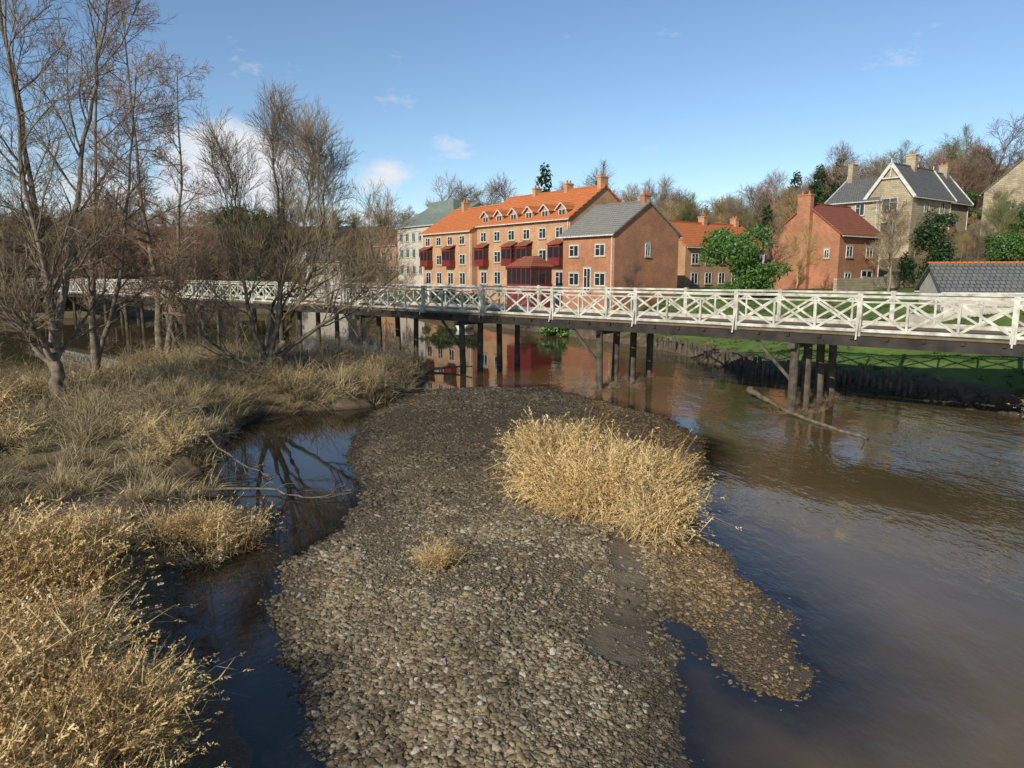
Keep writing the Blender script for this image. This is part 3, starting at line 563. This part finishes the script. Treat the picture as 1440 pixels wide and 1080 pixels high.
for nm,t in (('railing_near',-.02),('railing_far',4.72)):
    r=Boxes(); bay=4.6; s=S0+.8; third=bay/3
    while s<S1-bay:
        j=[gz_() for _ in range(2)]
        r.bar(bp_(s,t,ZT-.05+j[0]),bp_(s+bay,t,ZT-.05+j[1]),.15,.09); r.bar(bp_(s,t,ZD+.12),bp_(s+bay,t,ZD+.12),.1,.11)
        r.bar(bp_(s,t,ZT-.24+j[0]),bp_(s+bay,t,ZT-.24+j[1]),.05,.06)
        r.bar(bp_(s,t,ZD-.35),bp_(s,t,ZT+.05),.17,.17,(DX,DY,0))
        zl,zh=ZD+.18,ZT-.275
        for h in range(3):
            a=s+h*third+.06; b=a+third-.12
            if h: r.bar(bp_(s+h*third,t,ZD+.176),bp_(s+h*third,t,ZT-.275),.08,.08,(DX,DY,0))
            r.bar(bp_(a,t-.025,zl+gz_()),bp_(b,t-.025,zh),.04,.085); r.bar(bp_(a,t+.02,zh),bp_(b,t+.02,zl+gz_()),.04,.085)
        sg=-1 if t<1 else 1
        r.bar(bp_(s,t+sg*.3,ZD-.2),bp_(s,t+sg*.09,ZD+.55),.05,.05)
        s+=bay
    r.make(nm,M_rail,fb)
pl=Boxes(); s=-26.7
while s<S1:
    for k_,t in enumerate((0,1.5,3.05,4.7)):
        ln=random.uniform(-.08,.08); pl.cyl(bp_(s+ln,t+random.uniform(-.1,.1),-1.4),bp_(s,t,ZD-.45),.18,.16,12)
    pl.bar(bp_(s,-.45,ZD-.56),bp_(s,5.1,ZD-.56),.26,.2)
    pl.bar(bp_(s+.1,-.02,1.3),bp_(s+1.5,-.02,ZD-.45),.09,.11)
    s+=8.9
pl.make('piles',M_pile,fb)
n=60; bs=[]
for s in (0,8.9):
    for i in range(30): q=bp_(s+random.gauss(0,.4),random.uniform(-.6,5.0),-.02); bs.append(tuple(q))
bs=np.array(bs); scatter('flood_debris',bs,np.stack([rng.normal(0,.5,n),rng.normal(0,.5,n),rng.uniform(0,6.28,n)],-1),np.stack([rng.uniform(.3,.6,n),rng.uniform(.3,.6,n),rng.uniform(.12,.3,n)],-1),rng.integers(0,3,n),CB)
# ------------------------------------------------------------------ retaining stakes
sk=Boxes(); pts=[(9.6,51),(11.2,47),(12.4,40.5),(13.0,36.6),(16.0,33.8),(17.6,30.4)]
for i in range(len(pts)-1):
    a=Vector(pts[i]);b=Vector(pts[i+1]); n=int((b-a).length/.3)
    for j in range(n):
        q=a.lerp(b,j/n); sk.cyl((q.x+random.gauss(0,.05),q.y+random.gauss(0,.05),-1),(q.x+random.gauss(0,.06),q.y,random.uniform(.5,1.05)),.13,.1,8)
sk.make('timber_stake_wall',M_pile)
def log(name,pts,r0,r1,m,kids=6,seed=1):
    t=Tree(seed); t.stem(pts,r0,r1,[dict(n=kids,t0=.3,a=50,L=.8,rmin=.012,seg=4,w=.2,tr=0,up=0),dict(n=2,t0=.3,a=50,L=.35,rmin=.01,seg=3,w=.2,tr=0,up=0)]); return t.build(name,[m,m])
log('driftwood_log',[(10.3,30.3,.35),(10.4,28.2,.2),(10.8,25.6,.06),(11.6,22.6,.0)],.11,.05,M_bark2,4,5)
log('fallen_branch',[(-7.6,16.9,.12),(-6,16.9,.1),(-5.0,16.4,.07),(-3.9,16.6,.12)],.035,.012,M_bark2,9,6)
log('fallen_branch',[(-9,20.3,.8),(-7.6,18.9,.3),(-6.4,18.4,.02)],.035,.012,M_bark2,8,7)
log('driftwood_log',[(-4.6,38.6,.1),(-3.4,38.9,.2),(-2.2,38.4,.3)],.08,.03,M_bark,5,8)
# ------------------------------------------------------------------ houses
def house(name,ox,oy,gz,rz,L,D,eh,rh,wall,roof,wins=(),chim=(),ov=.3,barge=M_white,frame=M_white):
    e=empty(name,(ox,oy,gz),math.radians(rz)); B=Boxes(); zb=-4
    B.poly([(0,0,zb),(L,0,zb),(L,0,eh),(0,0,eh)]); B.poly([(L,D,zb),(0,D,zb),(0,D,eh),(L,D,eh)])
    for x in (0,L): B.poly([(x,0,zb),(x,D,zb),(x,D,eh),(x,D/2,rh),(x,0,eh)])
    B.make('walls',wall,e)
    R=Boxes(); sl=(rh-eh)/(D/2); th=.16
    for sgn in (0,1):
        y0=-ov if sgn==0 else D+ov; z0=eh-ov*sl+.02; ym=D/2
        a=[(-ov*.6,y0,z0),(L+ov*.6,y0,z0),(L+ov*.6,ym,rh+.02),(-ov*.6,ym,rh+.02)]; b=[(p[0],p[1],p[2]+th) for p in a]; o=len(R.v); R.v+=a+b
        R.f+=[(o,o+1,o+2,o+3),(o+4,o+5,o+6,o+7),(o,o+1,o+5,o+4),(o+1,o+2,o+6,o+5),(o+3,o,o+4,o+7)]
    R.make('roof',roof,e)
    R=Boxes(); R.bar((-ov*.6,D/2,rh+.2),(L+ov*.6,D/2,rh+.2),.24,.12); R.make('ridge_tiles',roof,e)
    G=Boxes()
    for y0 in (-ov-.06,D+ov+.06): G.bar((-ov*.5,y0,eh-ov*sl),(L+ov*.5,y0,eh-ov*sl),.1,.1)
    G.bar((L-.25,-.07,zb),(L-.25,-.07,eh-.1),.08,.08)
    G.make('gutters',barge,e)
    Wf=Boxes();Wg=Boxes();Ws=Boxes()
    for (face,u,z,w,h) in wins:
        def q(uu,zz,off): return {'f':(uu,-off,zz),'r':(L+off,uu,zz),'l':(-off,uu,zz)}[face]
        def bx(Bx,u0,u1,z0,z1,o0,o1):
            p=q(u0,z0,o0);r=q(u1,z1,o1); Bx.box(min(p[0],r[0]),max(p[0],r[0]),min(p[1],r[1]),max(p[1],r[1]),z0,z1)
        bx(Wg,u,u+w,z,z+h,.004,.02); f=.065
        for a0,a1,b0,b1 in ((u-.02,u+f,z,z+h),(u+w-f,u+w+.02,z,z+h),(u+f,u+w-f,z,z+f),(u+f,u+w-f,z+h-f,z+h),(u+w/2-.03,u+w/2+.03,z+f,z+h-f),(u+f,u+w/2-.03,z+h*.62,z+h*.62+.045)): bx(Wf,a0,a1,b0,b1,.003,.06)
        bx(Ws,u-.1,u+w+.1,z-.11,z-.003,.002,.12); bx(Ws,u-.1,u+w+.1,z+h+.003,z+h+.15,.002,.02)
    if wins: Wf.make('window_frames',frame,e); Wg.make('window_panes',M_glass,e); Ws.make('sills_and_lintels',M_stone,e)
    C=Boxes();Pp=Boxes()
    for (cx,cy,cw,cd,z0,z1) in chim:
        C.box(cx-cw/2,cx+cw/2,cy-cd/2,cy+cd/2,z0,z1); C.box(cx-cw/2-.06,cx+cw/2+.06,cy-cd/2-.06,cy+cd/2+.06,z1+.002,z1+.13)
        for k in (-.25,.25): Pp.cyl((cx+(k*cw if cw>cd else 0),cy+(k*cd if cd>=cw else 0),z1+.13),(cx+(k*cw if cw>cd else 0),cy+(k*cd if cd>=cw else 0),z1+.45),.11,.09,8)
    if chim: C.make('chimney',wall,e); Pp.make('chimney_pots',M_pant,e)
    return e
house('brick_house',4.6,65.2,3.6,-53.13,6.5,8,5.0,7.6,M_brick,M_slate,[('f',.9,3.1,1.2,1.0),('f',4.2,3.1,1.2,1.0),('f',.9,.6,1.3,1.1),('f',4.2,.6,1.3,1.1),('r',3.7,3.1,.6,1.1),('f',2.8,.1,.9,2.0)],[(6.1,4.0,.5,.8,6.6,8.2)])
w=[]
for i in range(6):
    u=.8+i*2.62
    w+=[('f',u,.5,1.2,1.4),('f',u,2.9,1.2,1.2),('f',u,5.2,1.1,1.05)]
tr_=house('terrace_house',-4,82.8,3.5,-53.13,16,9,7.1,10.2,M_brick2,M_pant,w,[(5.3,4.5,.5,.9,9.6,10.9),(10.6,4.5,.5,.9,9.6,10.9),(15.7,4.5,.5,1.0,9.6,11.1)])
def dormers(e,n,L,eh,sl,u0,du):
    A=Boxes();R=Boxes();W=Boxes();G=Boxes()
    for i in range(n):
        u=u0+i*du; y0=.25; zb=eh-.1; w=.68; h=1.0
        A.box(u-w,u+w,y0,y0+1.8,zb,zb+h)
        A.poly([(u-w,y0,zb+h),(u+w,y0,zb+h),(u,y0,zb+h+.55)])
        for sg in (-1,1):
            R.poly([(u+sg*(w+.2),y0-.25,zb+h-.12),(u,y0-.25,zb+h+.62),(u,y0+3.0,zb+h+.62),(u+sg*(w+.2),y0+1.8,zb+h-.12)])
            W.bar((u+sg*(w+.2),y0-.28,zb+h-.14),(u,y0-.28,zb+h+.56),.04,.1,(0,1,0))
        G.box(u-w*.7,u+w*.7,y0-.03,y0-.004,zb+.25,zb+h-.1)
        for a in (u-w*.7,u,u+w*.7): W.box(a-.03,a+.03,y0-.07,y0-.032,zb+.2,zb+h-.05)
        W.box(u-w*.7,u+w*.7,y0-.071,y0-.033,zb+h-.1,zb+h-.04)
    A.make('dormers',M_brick2,e);R.make('dormer_roofs',M_pant,e);W.make('dormer_trim',M_white,e);G.make('dormer_panes',M_glass,e)
dormers(tr_,6,16,7.1,.7,1.45,2.62)
def bays(e,us,z=2.5):
    A=Boxes();R=Boxes();G=Boxes()
    for u in us:
        A.box(u-.05,u+1.75,-.8,-.03,z,z+.75); A.box(u-.05,u+1.75,-.8,-.03,z+1.75,z+2.0)
        for a in (u-.05,u+.8,u+1.65): A.box(a,a+.1,-.8,-.7,z+.751,z+1.749)
        G.box(u,u+1.7,-.74,-.08,z+.751,z+1.749); R.poly([(u-.2,-1,z+2.01),(u+1.9,-1,z+2.01),(u+1.9,-.01,z+2.5),(u-.2,-.01,z+2.5)])
    A.make('bay_panels',M_red,e);G.make('bay_panes',M_glass,e);R.make('bay_roofs',M_pantd,e)
bays(tr_,[.6,5.8,8.4,13.6])
w=[]
for i in range(4):
    u=.7+i*2.6; w+=[('f',u,.4,1.2,1.4),('f',u,2.7,1.2,1.2),('f',u,5.0,1.1,1.0)]
t2=house('terrace_house',-11.2,91.1,3.5,-53.13,11,9.5,6.6,9.5,M_brick2,M_pant,w,[(3,4.5,.5,.9,9,10.3)])
bays(t2,[.6,5.8])
e=empty('conservatory',(2.6,66.8,3.4),math.radians(-53.13)); A=Boxes();G=Boxes();R=Boxes()
A.box(-1.8,1.8,-2.5,.0,-2,.9)
for a in np.linspace(-1.8,1.7,6): A.box(a,a+.1,-2.5,-2.4,.901,2.3)
for a in np.linspace(-1.8,1.7,2):
    for y_ in (-1.6,-.8): A.box(a,a+.1,y_,y_+.1,.901,2.3)
A.box(-1.85,1.85,-2.55,0,2.302,2.45); G.box(-1.75,1.75,-2.45,-.05,.902,2.3)
R.poly([(-1.9,-2.6,2.46),(1.9,-2.6,2.46),(.7,-1.3,3.4),(-.7,-1.3,3.4)]);R.poly([(1.9,-2.6,2.46),(1.9,.1,2.46),(.7,-.6,3.4),(.7,-1.3,3.4)]);R.poly([(-1.9,.1,2.46),(-1.9,-2.6,2.46),(-.7,-1.3,3.4),(-.7,-.6,3.4)]);R.poly([(1.9,.1,2.46),(-1.9,.1,2.46),(-.7,-.6,3.4),(.7,-.6,3.4)])
R.poly([(-.7,-1.3,3.4),(.7,-1.3,3.4),(.7,-.6,3.4),(-.7,-.6,3.4)])
A.make('frame',M_red,e);G.make('panes',M_glass,e);R.make('roof',M_pantd,e)
house('brick_house',29.4,65,3.6,36.87,7.5,6.8,5.2,7.9,M_brick,M_pantd,[('f',1.2,3.1,1.1,1.0),('f',4.8,3.1,1.2,1.0),('f',1.2,.6,1.1,1.1),('f',4.2,.4,2.0,1.5),('l',.9,3,.5,.8)],[(-.25,3.4,.55,1.3,-3,8.7)])
house('brick_house',18,75,3.8,36.87,14,7,4.3,6.8,M_brick2,M_pant,[('f',1+2.3*i,2.4,1.1,1.1) for i in range(6)]+[('f',1+2.3*i,.3,1.1,1.2) for i in range(6)],[(7,3.5,.6,.8,6.4,7.6),(12.8,3.5,.6,.8,6.4,7.6)])
house('slate_house',17.3,84,4.5,36.87,9,7,4.2,6.8,M_brick,M_slate,[],[(1,3.5,.6,.8,6.4,7.6)])
house('brick_house',15.8,97,5,36.87,7,7,6.0,9.0,M_brick,M_pantd,[],[(1,3.5,.6,.8,8.5,10),(6.3,3.5,.6,.8,8.5,10)])
gz=8.6
def vill(ox,oy,rz,L,D,eh,rh,wins,chim,roof=M_slated):
    e=house('stone_villa',ox,oy,gz,rz,L,D,eh,rh,M_stone,roof,wins,chim,.4); W=Boxes(); sl=(rh-eh)/(D/2)
    for xx in (-.32,L+.32):
        for y0 in (-.4,D+.4): W.bar((xx,y0,eh-.4*sl+.05),(xx,D/2,rh+.12),.1,.36,(1,0,0))
        W.bar((xx,D*.3,rh-D*.22*sl),(xx,D*.7,rh-D*.22*sl),.06,.14,(1,0,0)); W.bar((xx,D/2,rh-1.3),(xx,D/2,rh+.7),.08,.1,(1,0,0))
    W.make('bargeboards',M_white,e); return e
vill(45.2,82.5,36.87,10,5.0,5.6,8.9,[('l',1.6,3.8,1.8,1.4),('l',1.6,.8,1.8,1.7),('f',3,3.6,1.2,1.4),('f',7,3.6,1.2,1.4),('f',3,.8,1.2,1.5)],[(4.5,2.5,.6,1.1,8.4,10.3)])
vill(39.2,90.3,-53.13,6.2,9,5.2,8.0,[('f',.8,3.4,1.1,1.4),('f',3.4,3.4,1.1,1.4),('f',.8,.8,1.1,1.5),('f',3.4,.8,1.1,1.5)],[(.3,4.5,.6,1.2,6.5,10.0)])
vill(53.5,91,36.87,8,6,5.8,9.4,[('l',2,3.8,1.6,1.4)],[(7,3,.6,1.1,8.6,10.6)])
house('stone_house',61.8,82,8.6,36.87,10,8,6.2,9.8,M_stone,M_slated,[('l',2,3.6,1.2,1.5),('l',5,3.6,1.2,1.5),('l',2,.8,1.2,1.5)],[(1,4,.6,1.1,9,10.8)])
w=[('f',1.0+2.1*i,z,1.0,1.4) for i in range(7) for z in (1,3.7,6.3)]
ml=house('mill_building',-19.6,124,4,-53.13,16,12,8.8,12.0,M_render,M_lead,w,[],.3)
A=Boxes(); A.box(4,12,3.8,8.2,11.0,12.8); A.make('roof_turret',M_lead,ml)
house('mill_wing',-24.6,130.5,4,-53.13,8,9,6,8.4,M_brick2,M_pantd,[('f',1+2.2*i,z,1,1.3) for i in range(3) for z in (1,3.4)],[])
house('white_cottage',-40,140,4.5,-20,9,6,3,5,M_render,M_slated,[('f',1.5,.8,1,1.1),('f',6,.8,1,1.1)],[(1,3,.6,.9,4.5,6)])
house('white_cottage',-56,185,7.5,-20,10,6,3.2,5.4,M_render,M_slated,[('f',1.5,.8,1,1.1),('f',6,.8,1,1.1)],[])
gz=2.9
e=house('boathouse',24.6,41,gz,-14,14,4.2,1.5,2.75,M_render,M_slated,[],[],.35)
R=Boxes(); R.bar((-.3,2.1,3.035),(14.3,2.1,3.035),.26,.09); R.make('terracotta_ridge',M_pant,e)
def wall(name,pts,h,m,th=.3):
    W=Boxes()
    for i in range(len(pts)-1):
        a=Vector((*pts[i],0));b=Vector((*pts[i+1],0)); n=max(1,int((b-a).length/3))
        for j in range(n):
            p=a.lerp(b,j/n);q=a.lerp(b,(j+1)/n); z=min(hz(p.x,p.y),hz(q.x,q.y)); W.bar((p.x,p.y,z+h/2-.5),(q.x,q.y,z+h/2-.5),th,h+1)
    W.make(name,m)
wall('garden_wall',[(27,60),(33.5,64.5),(40,67)],1.2,M_stone)
wall('white_wall',[(21.5,38.4),(23.5,39),(28,38),(36,36)],.75,M_render)
wall('garden_wall',[(-3,73),(3,66.5),(8.8,59)],.9,M_brick)
def boat(x,y,rz):
    e=empty('rowing_boat',(x,y,.12),rz); ns=9; V=[];Fq=[]
    for i in range(ns):
        t=i/(ns-1); w=.65*(1-(t**3)) if t>.1 else .5; zz=.32+.2*t**2
        V+=[(t*3-1.5,-w,zz),(t*3-1.5,-w*.6,-.1),(t*3-1.5,0,-.18),(t*3-1.5,w*.6,-.1),(t*3-1.5,w,zz)]
    for i in range(ns-1):
        for j in range(4): o=i*5+j; Fq.append((o,o+1,o+6,o+5))
    h=new_mesh('hull',V,Fq,4,[M_white],True,parent=e); md=h.modifiers.new('s','SOLIDIFY'); md.thickness=.05
    S=Boxes()
    for a in (-1,-.1,.7): S.box(a-.12,a+.12,-.52,.52,.15,.19)
    S.poly([(-1.5,-.5,.32),(-1.5,.5,.32),(-1.5,.3,-.1),(-1.5,-.3,-.1)]); S.make('thwarts',M_white,e)
boat(-4.3,68,1.2)
# ------------------------------------------------------------------ light / sky
SE=26.0; az=math.radians(180+34)
sd=Vector((math.sin(az)*math.cos(math.radians(SE)),math.cos(az)*math.cos(math.radians(SE)),math.sin(math.radians(SE))))
L=bpy.data.lights.new('sun','SUN'); L.energy=5.0; L.angle=math.radians(.5); L.color=(1,.92,.79); lo=bpy.data.objects.new('sun',L); COL.objects.link(lo); lo.rotation_euler=(-sd).to_track_quat('-Z','Y').to_euler(); lo.location=(0,-20,40)
W=bpy.data.worlds.new('World'); scene.world=W; W.use_nodes=True; nt=W.node_tree; bg=nt.nodes['Background']; bg.inputs[1].default_value=.135
sk=N(nt,'ShaderNodeTexSky',sky_type='NISHITA'); sk.sun_disc=False; sk.sun_elevation=math.radians(SE); sk.sun_rotation=az; sk.air_density=1.0; sk.dust_density=.05; sk.ozone_density=3.6
tc=N(nt,'ShaderNodeTexCoord'); g=tc.outputs['Generated']
mp=N(nt,'ShaderNodeMapping'); mp.inputs['Scale'].default_value=(1,1,2.0); nt.links.new(g,mp.inputs[0])
cn=noise(nt,11,9,mp.outputs[0],.62)
def blob(d,r,amp,zs=2.0):
    v=N(nt,'ShaderNodeVectorMath',operation='SUBTRACT'); nt.links.new(g,v.inputs[0]); v.inputs[1].default_value=Vector(d).normalized()
    s=N(nt,'ShaderNodeVectorMath',operation='MULTIPLY'); nt.links.new(v.outputs[0],s.inputs[0]); s.inputs[1].default_value=(1,1,zs)
    l=N(nt,'ShaderNodeVectorMath',operation='LENGTH'); nt.links.new(s.outputs[0],l.inputs[0])
    return mrange(nt,l.outputs['Value'],r,0,0,amp)
acc=None
for d,r,a,zs in [((-.36,1,.15),.12,.5,1.6),((-.165,1,.135),.045,.42,1.5),((-.09,1,.165),.08,.12,1.6),((-.3,1,.07),.3,.22,2.6),((-.7,1,.1),.45,.28,2.8),((.28,1,.165),.25,.05,5)]:
    b_=blob(d,r,a,zs); acc=b_ if acc is None else math_(nt,'ADD',acc,b_)
cl_=math_(nt,'ADD',acc,cn); cf=ramp(nt,cl_,[(.66,(0,0,0)),(.95,(1,1,1))])
veil=N(nt,'ShaderNodeMix',data_type='RGBA'); nt.links.new(cf,veil.inputs[0]); nt.links.new(sk.outputs[0],veil.inputs[6]); veil.inputs[7].default_value=(6.2,6.3,6.6,1)
nt.links.new(veil.outputs[2],bg.inputs[0])
# ------------------------------------------------------------------ camera
c=bpy.data.cameras.new('camera'); co=bpy.data.objects.new('camera',c); COL.objects.link(co); scene.camera=co
co.location=(0,0,5.4); co.rotation_euler=(math.radians(90-8.98),0,0); c.sensor_width=36; c.lens=25; c.clip_end=3000; c.clip_start=.1
scene.view_settings.view_transform='Standard'; scene.view_settings.look='None'; scene.view_settings.exposure=0
